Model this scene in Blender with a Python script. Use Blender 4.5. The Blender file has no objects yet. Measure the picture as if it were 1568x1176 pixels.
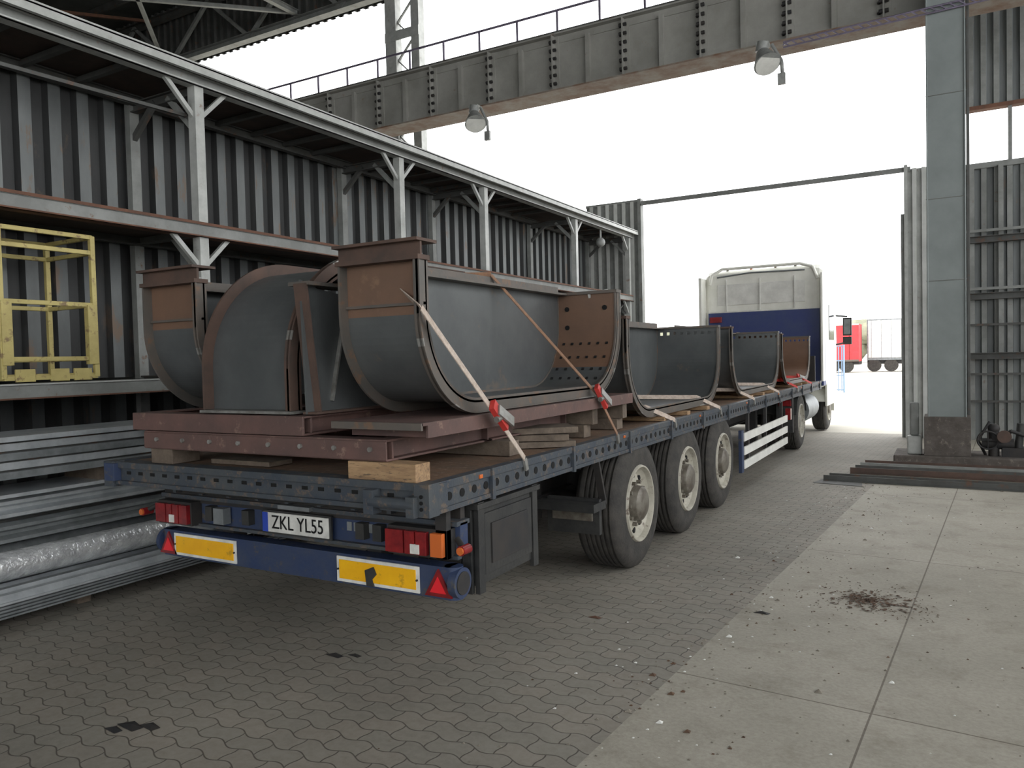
import bpy, bmesh, math, random
from mathutils import Vector, Matrix
random.seed(4)
scene=bpy.context.scene
try:
    scene.view_settings.view_transform='Standard'; scene.view_settings.look='None'
    scene.view_settings.exposure=0; scene.view_settings.gamma=1
except Exception as e: print(e)
def lin(c):
    r=[]
    for v in c:
        v=v/255; r.append(v/12.92 if v<=.04045 else ((v+.055)/1.055)**2.4)
    return (*r,1)
# ---------------------------------------------------------------- materials
def M(name,c,rough=.6,metal=0,c2=None,scale=3,c3=None,th3=.6,scale3=6,bump=0,bscale=40,stretch=(1,1,1)):
    m=bpy.data.materials.new(name); m.use_nodes=True; nt=m.node_tree; N=nt.nodes; L=nt.links
    p=N['Principled BSDF']; p.inputs['Roughness'].default_value=rough; p.inputs['Metallic'].default_value=metal
    p.inputs['Base Color'].default_value=lin(c)
    tc=N.new('ShaderNodeTexCoord'); mp=N.new('ShaderNodeMapping'); mp.inputs['Scale'].default_value=stretch
    L.new(tc.outputs['Object'],mp.inputs['Vector'])
    out=None
    if c2 is not None:
        n=N.new('ShaderNodeTexNoise'); n.inputs['Scale'].default_value=scale; n.inputs['Detail'].default_value=7; n.inputs['Roughness'].default_value=.65
        L.new(mp.outputs[0],n.inputs['Vector'])
        r=N.new('ShaderNodeValToRGB'); r.color_ramp.elements[0].position=.36; r.color_ramp.elements[1].position=.64
        r.color_ramp.elements[0].color=lin(c); r.color_ramp.elements[1].color=lin(c2)
        L.new(n.outputs['Fac'],r.inputs['Fac']); out=r.outputs['Color']
        if c3 is not None:
            n3=N.new('ShaderNodeTexNoise'); n3.inputs['Scale'].default_value=scale3; n3.inputs['Detail'].default_value=9; n3.inputs['Roughness'].default_value=.7
            L.new(mp.outputs[0],n3.inputs['Vector'])
            r3=N.new('ShaderNodeValToRGB'); r3.color_ramp.elements[0].position=th3-.03; r3.color_ramp.elements[1].position=th3+.05
            L.new(n3.outputs['Fac'],r3.inputs['Fac'])
            mx=N.new('ShaderNodeMix'); mx.data_type='RGBA'
            L.new(r3.outputs['Color'],mx.inputs['Factor']); L.new(out,mx.inputs[6]); mx.inputs[7].default_value=lin(c3)
            out=mx.outputs[2]
        L.new(out,p.inputs['Base Color'])
    if bump>0:
        nb=N.new('ShaderNodeTexNoise'); nb.inputs['Scale'].default_value=bscale; nb.inputs['Detail'].default_value=5
        L.new(mp.outputs[0],nb.inputs['Vector'])
        b=N.new('ShaderNodeBump'); b.inputs['Strength'].default_value=bump; b.inputs['Distance'].default_value=.02
        L.new(nb.outputs['Fac'],b.inputs['Height']); L.new(b.outputs[0],p.inputs['Normal'])
    return m
blue=M('trailer_blue_paint',(40,56,90),.55,0,(56,66,88),5,(80,76,70),.6,14,.1)
bluedk=M('trailer_rail_paint',(54,62,72),.6,0,(70,74,77),6,(98,86,76),.57,16,.15)
black=M('black_plastic',(38,39,40),.6,0,(54,54,52),8,bump=.15)
chassis=M('chassis_black',(36,37,39),.7,0,(52,48,45),6)
hole=M('hole_dark',(10,10,11),.9)
rubber=M('tyre_rubber',(46,45,43),.85,0,(66,63,59),9,bump=.2,bscale=60)
rim=M('rim_paint',(180,176,162),.5,0,(156,152,140),8,(108,98,88),.6,18)
rimd=M('hub_metal',(120,116,106),.5,.2,(88,80,72),12)
deck=M('deck_plywood',(130,102,80),.75,0,(100,84,70),4,(148,130,112),.6,20,.2)
rust=M('rusty_steel_plate',(122,94,76),.5,.15,(106,84,70),1.6,(128,102,82),.66,5,.05)
rustdk=M('rust_edge',(92,72,62),.7,.1,(72,60,54),5)
steel=M('rolled_steel_grey',(96,99,99),.4,.28,(78,81,82),1.6,(112,102,92),.66,3,.03)
steeld=M('rolled_steel_dark',(88,86,82),.5,.2,(102,94,87),4,(116,94,78),.58,9,.06)
steell=M('ground_steel_edge',(160,160,156),.4,.4,(118,116,111),8)
primer=M('red_oxide_primer',(104,78,72),.65,0,(86,68,64),4,(130,106,95),.62,14,.08)
wood=M('timber',(172,142,106),.75,0,(138,110,82),6,(100,84,67),.58,14,.2,stretch=(1,6,6))
woodd=M('timber_old',(116,103,90),.8,0,(86,76,66),8,bump=.25)
yellow=M('yellow_reflector',(246,188,20),.4,0,(236,174,16),6,(198,148,34),.62,14)
whiter=M('white_reflector',(230,230,224),.5,0,(198,198,193),9)
redl=M('red_lens',(140,36,38),.25,0,(110,28,32),15)
orangel=M('amber_lens',(200,104,50),.25)
redp=M('red_reflector',(228,40,50),.35)
plateblue=M('plate_blue',(40,70,170),.5)
white=M('white_paint',(228,228,222),.45,0,(208,208,202),5)
cream=M('cab_cream_paint',(234,234,226),.4,0,(222,222,212),3)
cabblue=M('cab_blue_paint',(42,56,112),.5,0,(54,68,110),3)
glass=M('dark_glass',(40,50,58),.1)
redpaint=M('red_paint',(206,60,66),.5,0,(190,52,56),3)
gpaint=M('grey_structural_paint',(138,140,137),.6,.05,(116,118,115),3,(116,92,78),.64,9,.06)
gpaintl=M('light_grey_paint',(182,184,180),.5,.05,(156,158,154),4,(132,108,90),.66,8)
gpaintd=M('dark_grey_paint',(84,85,83),.7,.05,(66,66,63),3,(94,72,60),.6,6)
wallvalley_shade=M('wall_sheet_valley_shade',(124,128,128),.6,.1,(104,108,108),2,(134,120,106),.66,6,stretch=(1,1,.3))  # groove faces darker than crests: shade put into the sheet colour
column_m=M('column_grey_green',(132,139,138),.6,0,(122,129,128),2,(104,98,90),.72,10)
corr_lit=M('corrugated_steel_lit',(116,120,119),.5,.15,(88,91,91),1.2,(110,94,80),.6,5,stretch=(1,1,.35))  # rib crests paler: light catching the ribs put into the colour
corr_shade=M('corrugated_valley_shade',(60,61,61),.6,.1,(46,47,47),2,(76,66,58),.62,5,stretch=(1,1,.35))  # dark grooves: shade between the ribs put into the colour
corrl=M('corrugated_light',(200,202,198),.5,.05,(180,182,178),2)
corrd=M('roof_sheet_dark',(70,72,70),.7,.1,(56,58,56),2)
girder_m=M('girder_paint',(154,153,147),.6,0,(134,133,127),1.5,(126,98,80),.68,4,.05)
rustbr=M('rust_brown',(112,76,58),.8,0,(86,62,50),5)
rustfl=M('girder_flange_paint',(140,132,122),.7,0,(116,88,70),3)
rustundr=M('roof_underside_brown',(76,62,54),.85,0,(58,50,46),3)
railp=M('railing_paint',(118,110,130),.6,0,(96,90,104),6)
galv=M('galvanised_steel',(200,205,207),.33,.4,(170,175,178),5,bump=.05)
galvd=M('galvanised_weathered',(138,142,144),.5,.25,(108,113,114),5)
foil=M('foil_wrap',(232,234,234),.22,.5,(196,198,200),12,bump=.8,bscale=25)
cageY=M('yellow_cage_paint',(190,176,112),.6,0,(170,156,98),5,(128,108,76),.58,12)
strapw=M('strap_webbing',(196,182,170),.8,0,(166,150,136),30)
strapo=M('strap_webbing_orange',(144,108,82),.8,0,(118,90,72),30)
straprd=M('strap_red',(186,54,48),.6)
lampm=M('lamp_housing',(160,162,158),.5,.1,(132,134,132),9)
debris_m=M('leaf_debris',(100,76,58),.9,0,(72,57,46),30)
stone_m=M('chips',(140,134,122),.9,0,(100,94,84),30)
leaf=M('hedge_leaves',(150,148,128),.9,0,(118,120,100),.8,(166,150,122),.6,1.5)
fenceb=M('blue_fence_paint',(140,166,196),.5)
plinthm=M('concrete_plinth',(98,92,87),.85,0,(78,72,67),5,(118,110,102),.6,14,.3)
def _ramp(N,L,tc,sc,p0,p1,c0,c1,det=8):
    n=N.new('ShaderNodeTexNoise'); n.inputs['Scale'].default_value=sc; n.inputs['Detail'].default_value=det; n.inputs['Roughness'].default_value=.7
    L.new(tc.outputs['Object'],n.inputs['Vector'])
    r=N.new('ShaderNodeValToRGB'); r.color_ramp.elements[0].position=p0; r.color_ramp.elements[1].position=p1
    r.color_ramp.elements[0].color=(*c0,1); r.color_ramp.elements[1].color=(*c1,1); L.new(n.outputs['Fac'],r.inputs['Fac']); return r.outputs['Color']
def _mul(N,L,a,b_):
    mx=N.new('ShaderNodeMix'); mx.data_type='RGBA'; mx.blend_type='MULTIPLY'; mx.inputs['Factor'].default_value=1
    L.new(a,mx.inputs[6]); L.new(b_,mx.inputs[7]); return mx.outputs[2]
def paver():
    m=bpy.data.materials.new('interlocking_pavers'); m.use_nodes=True; nt=m.node_tree;N=nt.nodes;L=nt.links
    p=N['Principled BSDF']; p.inputs['Roughness'].default_value=.8
    tc=N.new('ShaderNodeTexCoord'); mp=N.new('ShaderNodeMapping'); mp.inputs['Rotation'].default_value=(0,0,.07)
    L.new(tc.outputs['Object'],mp.inputs['Vector'])
    sx=N.new('ShaderNodeSeparateXYZ'); L.new(mp.outputs[0],sx.inputs[0])
    def math_(op,a,b=None):
        n=N.new('ShaderNodeMath'); n.operation=op
        for i,v in enumerate((a,b)):
            if v is None: continue
            if isinstance(v,(int,float)): n.inputs[i].default_value=v
            else: L.new(v,n.inputs[i])
        return n.outputs[0]
    k=2*math.pi/.2
    wy=math_('ADD',sx.outputs[1],math_('MULTIPLY',math_('SINE',math_('MULTIPLY',sx.outputs[0],k)),.016))
    wx=math_('ADD',sx.outputs[0],math_('MULTIPLY',math_('SINE',math_('MULTIPLY',sx.outputs[1],2*math.pi/.11)),.005))
    cx=N.new('ShaderNodeCombineXYZ'); L.new(wx,cx.inputs[0]); L.new(wy,cx.inputs[1])
    b=N.new('ShaderNodeTexBrick'); b.offset=.5; b.inputs['Scale'].default_value=1
    b.inputs['Brick Width'].default_value=.2; b.inputs['Row Height'].default_value=.11
    b.inputs['Mortar Size'].default_value=.0042; b.inputs['Mortar Smooth'].default_value=.5; b.inputs['Bias'].default_value=-.2
    b.inputs['Color1'].default_value=lin((144,141,133)); b.inputs['Color2'].default_value=lin((152,146,137)); b.inputs['Mortar'].default_value=lin((94,89,82))
    L.new(cx.outputs[0],b.inputs['Vector'])
    c=_mul(N,L,b.outputs['Color'],_ramp(N,L,tc,.7,.3,.7,(.66,.65,.63),(1.03,1.01,.98)))
    c=_mul(N,L,c,_ramp(N,L,tc,25,.3,.6,(.86,.85,.83),(1.03,1.03,1.03)))
    L.new(c,p.inputs['Base Color'])
    bp=N.new('ShaderNodeBump'); bp.inputs['Strength'].default_value=.4; bp.inputs['Distance'].default_value=.01; bp.invert=True
    L.new(b.outputs['Fac'],bp.inputs['Height']); L.new(bp.outputs[0],p.inputs['Normal'])
    return m
def concrete():
    m=bpy.data.materials.new('floor_concrete'); m.use_nodes=True; nt=m.node_tree;N=nt.nodes;L=nt.links
    p=N['Principled BSDF']; p.inputs['Roughness'].default_value=.75
    tc=N.new('ShaderNodeTexCoord'); mp=N.new('ShaderNodeMapping'); mp.inputs['Rotation'].default_value=(0,0,.065); mp.inputs['Location'].default_value=(.56,2.143,0)
    L.new(tc.outputs['Object'],mp.inputs['Vector'])
    b=N.new('ShaderNodeTexBrick'); b.offset=0; b.inputs['Scale'].default_value=1
    b.inputs['Brick Width'].default_value=3; b.inputs['Row Height'].default_value=3
    b.inputs['Mortar Size'].default_value=.006; b.inputs['Mortar Smooth'].default_value=.4
    b.inputs['Color1'].default_value=lin((170,166,155)); b.inputs['Color2'].default_value=lin((163,159,148)); b.inputs['Mortar'].default_value=lin((114,107,97))
    L.new(mp.outputs[0],b.inputs['Vector'])
    c=_mul(N,L,b.outputs['Color'],_ramp(N,L,tc,.9,.3,.7,(.74,.73,.70),(1.03,1.02,1),9))
    c=_mul(N,L,c,_ramp(N,L,tc,3.2,.32,.5,(.78,.76,.73),(1,1,1),9))
    c=_mul(N,L,c,_ramp(N,L,tc,40,.3,.6,(.84,.83,.81),(1.03,1.03,1.03),4))
    L.new(c,p.inputs['Base Color'])
    n=N.new('ShaderNodeTexNoise'); n.inputs['Scale'].default_value=50; L.new(tc.outputs['Object'],n.inputs['Vector'])
    bp=N.new('ShaderNodeBump'); bp.inputs['Strength'].default_value=.2; bp.inputs['Distance'].default_value=.01
    L.new(n.outputs['Fac'],bp.inputs['Height']); L.new(bp.outputs[0],p.inputs['Normal'])
    return m
paver_m=paver(); conc_m=concrete()
yard_m=M('yard_surface',(190,186,176),.9,0,(168,163,151),.3,(142,138,120),.64,.15)
# ---------------------------------------------------------------- builder
class B:
    def __init__(s,name): s.name=name;s.v=[];s.f=[];s.mi=[];s.sm=[];s.mats=[]
    def add(s,vs,fs,mat,smooth=False):
        if mat not in s.mats: s.mats.append(mat)
        k=s.mats.index(mat);o=len(s.v); s.v+= [tuple(v) for v in vs]
        for f in fs: s.f.append([i+o for i in f]); s.mi.append(k); s.sm.append(smooth)
    def box(s,x0,x1,y0,y1,z0,z1,mat):
        vs=[(x,y,z) for z in(z0,z1) for y in(y0,y1) for x in(x0,x1)]
        s.add(vs,[(0,2,3,1),(4,5,7,6),(0,1,5,4),(2,6,7,3),(0,4,6,2),(1,3,7,5)],mat)
    def frame(s,p,q,up):
        p=Vector(p);q=Vector(q);d=(q-p).normalized();up=Vector(up)
        if abs(d.dot(up))>.98: up=Vector((1,0,0)) if abs(d.x)<.9 else Vector((0,1,0))
        sd=d.cross(up).normalized();u=sd.cross(d).normalized();return p,q,d,sd,u
    def beam(s,p,q,w,h,mat,up=(0,0,1)):
        p,q,d,sd,u=s.frame(p,q,up)
        vs=[b+sd*a*w/2+u*c*h/2 for b in(p,q) for c in(-1,1) for a in(-1,1)]
        s.add(vs,[(0,2,3,1),(4,5,7,6),(0,1,5,4),(2,6,7,3),(0,4,6,2),(1,3,7,5)],mat)
    def ibeam(s,p,q,w,h,mat,t=.012,up=(0,0,1)):
        p,q,d,sd,u=s.frame(p,q,up)
        s.beam(p+u*(h/2-t/2),q+u*(h/2-t/2),w,t,mat,u); s.beam(p-u*(h/2-t/2),q-u*(h/2-t/2),w,t,mat,u)
        s.beam(p,q,t,h-2*t,mat,u)
    def cyl(s,p,q,r,mat,n=12,r2=None,smooth=True):
        p,q,d,sd,u=s.frame(p,q,(0,0,1)); r2=r if r2 is None else r2
        vs=[];
        for b,rr in((p,r),(q,r2)):
            for i in range(n):
                a=2*math.pi*i/n; vs.append(b+sd*math.cos(a)*rr+u*math.sin(a)*rr)
        s.add(vs,[(i,(i+1)%n,n+(i+1)%n,n+i) for i in range(n)],mat,smooth)
        s.add(vs,[tuple(range(n-1,-1,-1)),tuple(range(n,2*n))],mat)
    def path(s,pts,r,mat,n=8):
        for a,b in zip(pts[:-1],pts[1:]): s.cyl(a,b,r,mat,n)
    def lathe(s,c,prof,mat,n=36,smooth=True):
        vs=[];c=Vector(c)
        for dx,r in prof:
            for i in range(n):
                a=2*math.pi*i/n; vs.append(c+Vector((dx,r*math.cos(a),r*math.sin(a))))
        fs=[]
        for k in range(len(prof)-1):
            for i in range(n): fs.append((k*n+i,k*n+(i+1)%n,(k+1)*n+(i+1)%n,(k+1)*n+i))
        s.add(vs,fs,mat,smooth)
    def extr(s,prof,ax,a,b,mat,smooth=False):
        n=len(prof);vs=[]
        for t in(a,b):
            for u,v in prof:
                vs.append({'x':(t,u,v),'y':(u,t,v),'z':(u,v,t)}[ax])
        s.add(vs,[(i,(i+1)%n,n+(i+1)%n,n+i) for i in range(n)],mat,smooth)
        s.add(vs,[tuple(range(n-1,-1,-1)),tuple(range(n,2*n))],mat)
    def ball(s,c,r,mat,n=8,sq=(1,1,1)):
        vs=[];c=Vector(c)
        for j in range(1,n):
            for i in range(n*2):
                a=math.pi*j/n;b=math.pi*i/n
                vs.append(c+Vector((math.sin(a)*math.cos(b)*sq[0],math.sin(a)*math.sin(b)*sq[1],math.cos(a)*sq[2]))*r)
        m=2*n;fs=[(j*m+i,j*m+(i+1)%m,(j+1)*m+(i+1)%m,(j+1)*m+i) for j in range(n-2) for i in range(m)]
        fs.append(tuple(range(m))); fs.append(tuple(range((n-2)*m,(n-1)*m)))
        s.add(vs,fs,mat,True)
    def done(s,bevel=0,recalc=True):
        me=bpy.data.meshes.new(s.name); me.from_pydata(s.v,[],s.f)
        for m in s.mats: me.materials.append(m)
        me.polygons.foreach_set('material_index',s.mi); me.polygons.foreach_set('use_smooth',s.sm)
        if recalc:
            bm=bmesh.new(); bm.from_mesh(me); bmesh.ops.recalc_face_normals(bm,faces=bm.faces); bm.to_mesh(me); bm.free()
        ob=bpy.data.objects.new(s.name,me); scene.collection.objects.link(ob)
        if bevel:
            md=ob.modifiers.new('bevel','BEVEL'); md.width=bevel; md.segments=2; md.limit_method='ANGLE'
        return ob
# ---------------------------------------------------------------- floor / yard
YG=16.6
f=B('floor')
bx=lambda y:-1.55+.072*y
ys=[-14,YG+.6]
f.add([(-36,ys[0],0),(bx(ys[0]),ys[0],0),(bx(ys[1]),ys[1],0),(-36,ys[1],0)],[(0,1,2,3)],paver_m)
f.add([(bx(ys[0]),ys[0],0),(9,ys[0],0),(9,ys[1],0),(bx(ys[1]),ys[1],0)],[(0,1,2,3)],conc_m)
f.done(recalc=False)
f=B('yard_ground'); f.add([(-150,YG+.6,-.01),(120,YG+.6,-.01),(120,260,-.01),(-150,260,-.01)],[(0,1,2,3)],yard_m); f.done(recalc=False)
# ---------------------------------------------------------------- trailer
XR,XLt=-2.14,-4.64; Y0,Y1=2.97,16.2; HB=1.115; XC=(XR+XLt)/2
t=B('flatbed_trailer')
t.box(XLt+.06,XR-.06,Y0+.1,Y1,HB-.035,HB-.003,deck)
for sx,s_ in((XR,1),(XLt,-1)):
    x0,x1=sorted((sx,sx-.06*s_))
    t.box(x0,x1,Y0,Y1,HB-.15,HB,bluedk)
    x0,x1=sorted((sx+.012*s_,sx-.05*s_)); t.box(x0,x1,Y0,Y1,HB-.035,HB+.006,bluedk)
    x0,x1=sorted((sx+.012*s_,sx-.05*s_)); t.box(x0,x1,Y0,Y1,HB-.15,HB-.125,bluedk)
    y=Y0+.12;k=0
    while y<Y1-.1:
        t.cyl((sx-.002*s_,y+.02,HB-.078),(sx+.003*s_,y+.02,HB-.078),.022,hole,12)
        if k%9==4:
            x0,x1=sorted((sx,sx+.025*s_)); t.box(x0,x1,y-.06,y-.03,HB-.16,HB+.01,bluedk)
        if k%18==2:
            x0,x1=sorted((sx+.01*s_,sx+.02*s_)); t.box(x0,x1,y+.05,y+.08,HB-.03,HB-.01,orangel)
        y+=.115;k+=1
t.box(XLt-.0,XR+.02,Y0-.03,Y0+.1,HB-.125,HB-.0,bluedk)
t.box(XLt-.0,XR+.02,Y0-.05,Y0-.03,HB-.03,HB+.008,bluedk)
t.box(XLt-.0,XR+.02,Y0-.05,Y0-.03,HB-.135,HB-.11,bluedk)
x=XLt+.18
while x<XR-.15:
    t.box(x,x+.04,Y0-.034,Y0-.028,HB-.07,HB-.05,hole); x+=.115
for xx in(XLt+.04,XR-.02):
    t.box(xx-.045,xx+.045,Y0-.065,Y0+.02,HB-.15,HB+.01,bluedk)
for z in(HB-.11,HB-.08,HB-.05): t.cyl((XR-.02,Y0-.07,z),(XR-.02,Y0-.064,z),.01,hole,8)
t.cyl((XR-.32,Y0-.075,HB-.09),(XR-.05,Y0-.075,HB-.09),.03,bluedk)
t.box(XR-.35,XR-.29,Y0-.1,Y0-.03,HB-.15,HB-.03,bluedk); t.box(XR-.09,XR-.04,Y0-.1,Y0-.03,HB-.15,HB-.05,bluedk)
t.box(XLt+.02,XLt+.12,Y0-.08,Y0-.03,HB-.11,HB+.0,blue)
YL=Y0+.13
t.box(XLt+.15,XR-.15,YL+.12,YL+.3,HB-.28,HB-.13,chassis)
t.box(XLt+.14,XR-.02,YL+.13,YL+.2,.70,.875,blue)
t.box(XLt+.14,XR-.02,YL+.1,YL+.22,.86,.885,bluedk)
t.box(XLt+.14,XR-.02,YL+.1,YL+.14,.69,.71,bluedk)
for i in range(9):
    xx=XLt+.3+i*.25; t.box(xx,xx+.03,YL+.07,YL+.2,.9,HB-.12,bluedk)
t.cyl((XLt+.5,YL+.05,.93),(XR-.5,YL+.05,.93),.015,black,8)
for a,b in((XLt+.18,XLt+.5),(XR-.43,XR-.05)):
    t.box(a,b,YL+.05,YL+.13,.70,.85,chassis)
    w=b-a
    L_=[(0,.33,redl),(.33,.52,redl),(.52,.72,redl),(.72,.98,redl)]
    if a>-3: L_[3]=(.76,.98,orangel)
    for q0,q1,mm in L_: t.box(a+w*q0+.006,a+w*q1-.004,YL+.02,YL+.05,.715,.835,mm)
    t.box(a+w*.45,a+w*.6,YL+.015,YL+.03,.72,.77,whiter)
for sx,s_ in((XR,1),(XLt+.08,-1)):
    t.cyl((sx-.02*s_,YL+.1,.8),(sx+.05*s_,YL+.06,.76),.016,chassis); t.cyl((sx+.045*s_,YL+.03,.76),(sx+.045*s_,YL+.1,.76),.026,redl); t.cyl((sx+.045*s_,YL+.02,.76),(sx+.045*s_,YL+.03,.76),.02,orangel)
for xx in(-4.05,-2.82,-2.7,-3.72): 
    t.box(xx,xx+.06,YL+.08,YL+.14,.74,.83,black)
t.box(-3.95,-3.86,YL+.06,YL+.12,.73,.83,galvd)
for i in range(5): t.box(-2.92+.05*i,-2.885+.05*i,YL+.125,YL+.131,.77,.82,galvd)
t.box(-3.55,-3.0,YL+.085,YL+.1,.71,.85,black); t.box(-3.535,-3.015,YL+.078,YL+.087,.722,.838,whiter); t.box(-3.535,-3.49,YL+.075,YL+.079,.722,.838,plateblue)
t.box(-3.4,-3.15,YL+.07,YL+.12,.865,.89,galvd)
yb=YL+.1
t.box(-4.47,-2.22,yb,yb+.1,.475,.645,blue)
for xx in(-4.47,-2.22): t.cyl((xx,yb+.05,.475),(xx,yb+.05,.645),.05,blue,16)
t.cyl((-2.21,yb+.05,.56),(-2.165,yb+.05,.56),.08,blue,24); t.cyl((-4.5,yb+.05,.56),(-4.53,yb+.05,.56),.08,blue,24)
t.cyl((-2.165,yb+.05,.56),(-2.16,yb+.05,.56),.06,chassis,24)
for xx in(-4.0,-2.8): t.box(xx-.05,xx+.05,yb+.11,yb+.22,.56,.95,chassis)
for a,b in((-4.37,-3.79),(-2.97,-2.40)):
    t.box(a,b,yb-.012,yb-.002,.49,.632,whiter); t.box(a+.02,b-.02,yb-.016,yb-.01,.508,.614,yellow)
    for q in(a+.012,b-.012): t.cyl((q,yb-.02,.56),(q,yb-.01,.56),.006,chassis,8)
for c in(-4.43,-2.28):
    t.extr([(c-.085,.49),(c+.085,.49),(c,.635)],'y',yb-.012,yb-.001,redl); t.extr([(c-.05,.51),(c+.05,.51),(c,.595)],'y',yb-.016,yb-.011,redp)
t.extr([(-2.76,.575),(-2.70,.6),(-2.68,.56),(-2.71,.53),(-2.70,.49),(-2.75,.49)],'y',yb-.022,yb-.012,black)
for xx in(XC-.5,XC+.5): t.ibeam((xx,Y0+.45,.82),(xx,Y1-2,.82),.14,.45,chassis); t.ibeam((xx,Y1-2,.93),(xx,Y1,.93),.14,.22,chassis)
y=Y0+.5
while y<Y1: t.ibeam((XLt+.06,y,HB-.09),(XR-.06,y,HB-.09),.06,.1,chassis); y+=.6
def wheel(b,x,y,R,w,s_,rimmat,n=40,dish=0):
    P=[(-w,R*.56),(-w,R*.86),(-w+.03,R*.965),(-w+.06,R)]
    k=6
    for i in range(k):
        a=-w+.07+(w-.14)*i/k; c=-w+.07+(w-.14)*(i+1)/k
        P+= [(a,R),(c-.014,R),(c-.012,R-.014),(c-.002,R-.014)]
    P+=[(-.06,R),(-.03,R*.965),(0,R*.86),(.004,R*.75),(-.008,R*.58)]
    b.lathe((x,y,R),[(dx*s_,r) for dx,r in P],rubber,n)
    Q=[(-.01,R*.60),(.012,R*.585),(.012,R*.56),(-.03,R*.54),(-.05,R*.50)]
    if dish: Q+=[(-.15,R*.46),(-.17,R*.3),(-.1,R*.28)]
    else: Q+=[(-.07,R*.46),(-.05,R*.36),(-.045,R*.28)]
    b.lathe((x,y,R),[(dx*s_,r) for dx,r in Q],rimmat,n)
    hx=Q[-1][0]
    b.lathe((x,y,R),[(hx*s_,R*.28),((hx+.06)*s_,R*.26),((hx+.08)*s_,R*.2),((hx+.085)*s_,0.001)],rimd,n)
    for i in range(10):
        a=2*math.pi*i/10; yy=y+math.cos(a)*R*.33; zz=R+math.sin(a)*R*.33
        b.cyl((x+(hx-.02)*s_,yy,zz),(x+(hx+.03)*s_,yy,zz),.016,rimd,8)
        yy=y+math.cos(a+.3)*R*.43; zz=R+math.sin(a+.3)*R*.43
        b.cyl((x+(-.075)*s_,yy,zz),(x+(-.055 if not dish else -.13)*s_,yy,zz),.026,hole,8)
    b.lathe((x,y,R),[(-w*s_,R*.56),(-w*.8*s_,R*.5),(-w*.8*s_,.001)],chassis,n)
for k in range(3):
    y=5.82+1.33*k
    wheel(t,XR-.0,y,.52,.37,1,rim); wheel(t,XLt,y,.52,.37,-1,rim)
    t.cyl((XLt+.3,y,.52),(XR-.3,y,.52),.07,chassis)
    for xx in(XC-.5,XC+.5):
        t.box(xx-.05,xx+.05,y-.5,y+.1,.5,.6,chassis); t.cyl((xx,y+.3,.45),(xx,y+.3,.7),.12,black)
        t.box(xx-.06,xx+.06,y-.55,y-.4,.42,.8,chassis)
t.beam((XR-.03,5.0,HB-.14),(XR-.06,5.2,.62),.05,.03,chassis)
t.box(XR-.45,XR-.03,5.05,5.09,.42,.68,black); t.box(XR-.4,XR-.08,5.03,5.05,.52,.58,rimd)
t.box(XR-.5,XR-.02,4.93,5.15,.60,.66,black)
t.box(-2.56,XR-.03,3.4,4.05,.50,.93,black); t.box(XR-.035,XR-.015,3.46,3.99,.55,.88,black)
t.box(XR-.02,XR-.005,3.52,3.93,.60,.82,chassis)
t.box(-2.58,XR-.0,3.37,4.08,.915,.945,black)
for yy in(3.42,4.03): t.box(XR-.04,XR-.01,yy-.03,yy+.03,.46,.95,black)
for xx in(-2.5,-2.22): t.box(xx-.03,xx+.03,3.375,3.4,.46,.93,black)
t.box(-2.46,-2.26,3.385,3.4,.55,.88,chassis)
for yy in(3.15,3.28): t.box(XR-.12,XR-.05,yy,yy+.04,.70,.97,chassis)
t.cyl((XC+.65,3.5,.72),(XC+.65,4.6,.72),.13,chassis,20); t.cyl((XC-.9,3.5,.72),(XC-.9,4.6,.72),.13,chassis,20)
for z in(.28,.45,.62):
    t.box(XR-.03,XR-.005,9.55,12.5,z,z+.1,white)
for yy in(9.9,11.0,12.2): t.box(XR-.07,XR-.03,yy-.03,yy+.03,.28,.99,chassis)
for z in(.28,.45,.62): t.box(XLt+.005,XLt+.03,9.55,12.5,z,z+.1,white)
t.box(XR-.06,XR-.02,9.45,9.56,.24,.76,blue)
for xx in(XC-.6,XC+.6):
    t.box(xx-.07,xx+.07,12.9,13.05,.2,1.0,chassis); t.box(xx-.15,xx+.15,12.85,13.1,.16,.2,chassis)
t.box(XR-.09,XR-.01,12.8,12.9,.62,.8,redl)
t.box(XLt+.1,XR-.1,Y1-.06,Y1,HB,1.62,chassis)
trailer=t.done(.004)
tx=bpy.data.curves.new('plate_text','FONT'); tx.body='ZKL YL55'; tx.size=.115; tx.extrude=.001; tx.align_x='CENTER'; tx.align_y='CENTER'
to=bpy.data.objects.new('plate_text',tx); scene.collection.objects.link(to); to.location=(-3.252,YL+.074,.78); to.rotation_euler=(math.pi/2,0,0); to.scale=(.86,1,1)
tx.materials.append(hole); to.parent=trailer
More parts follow.
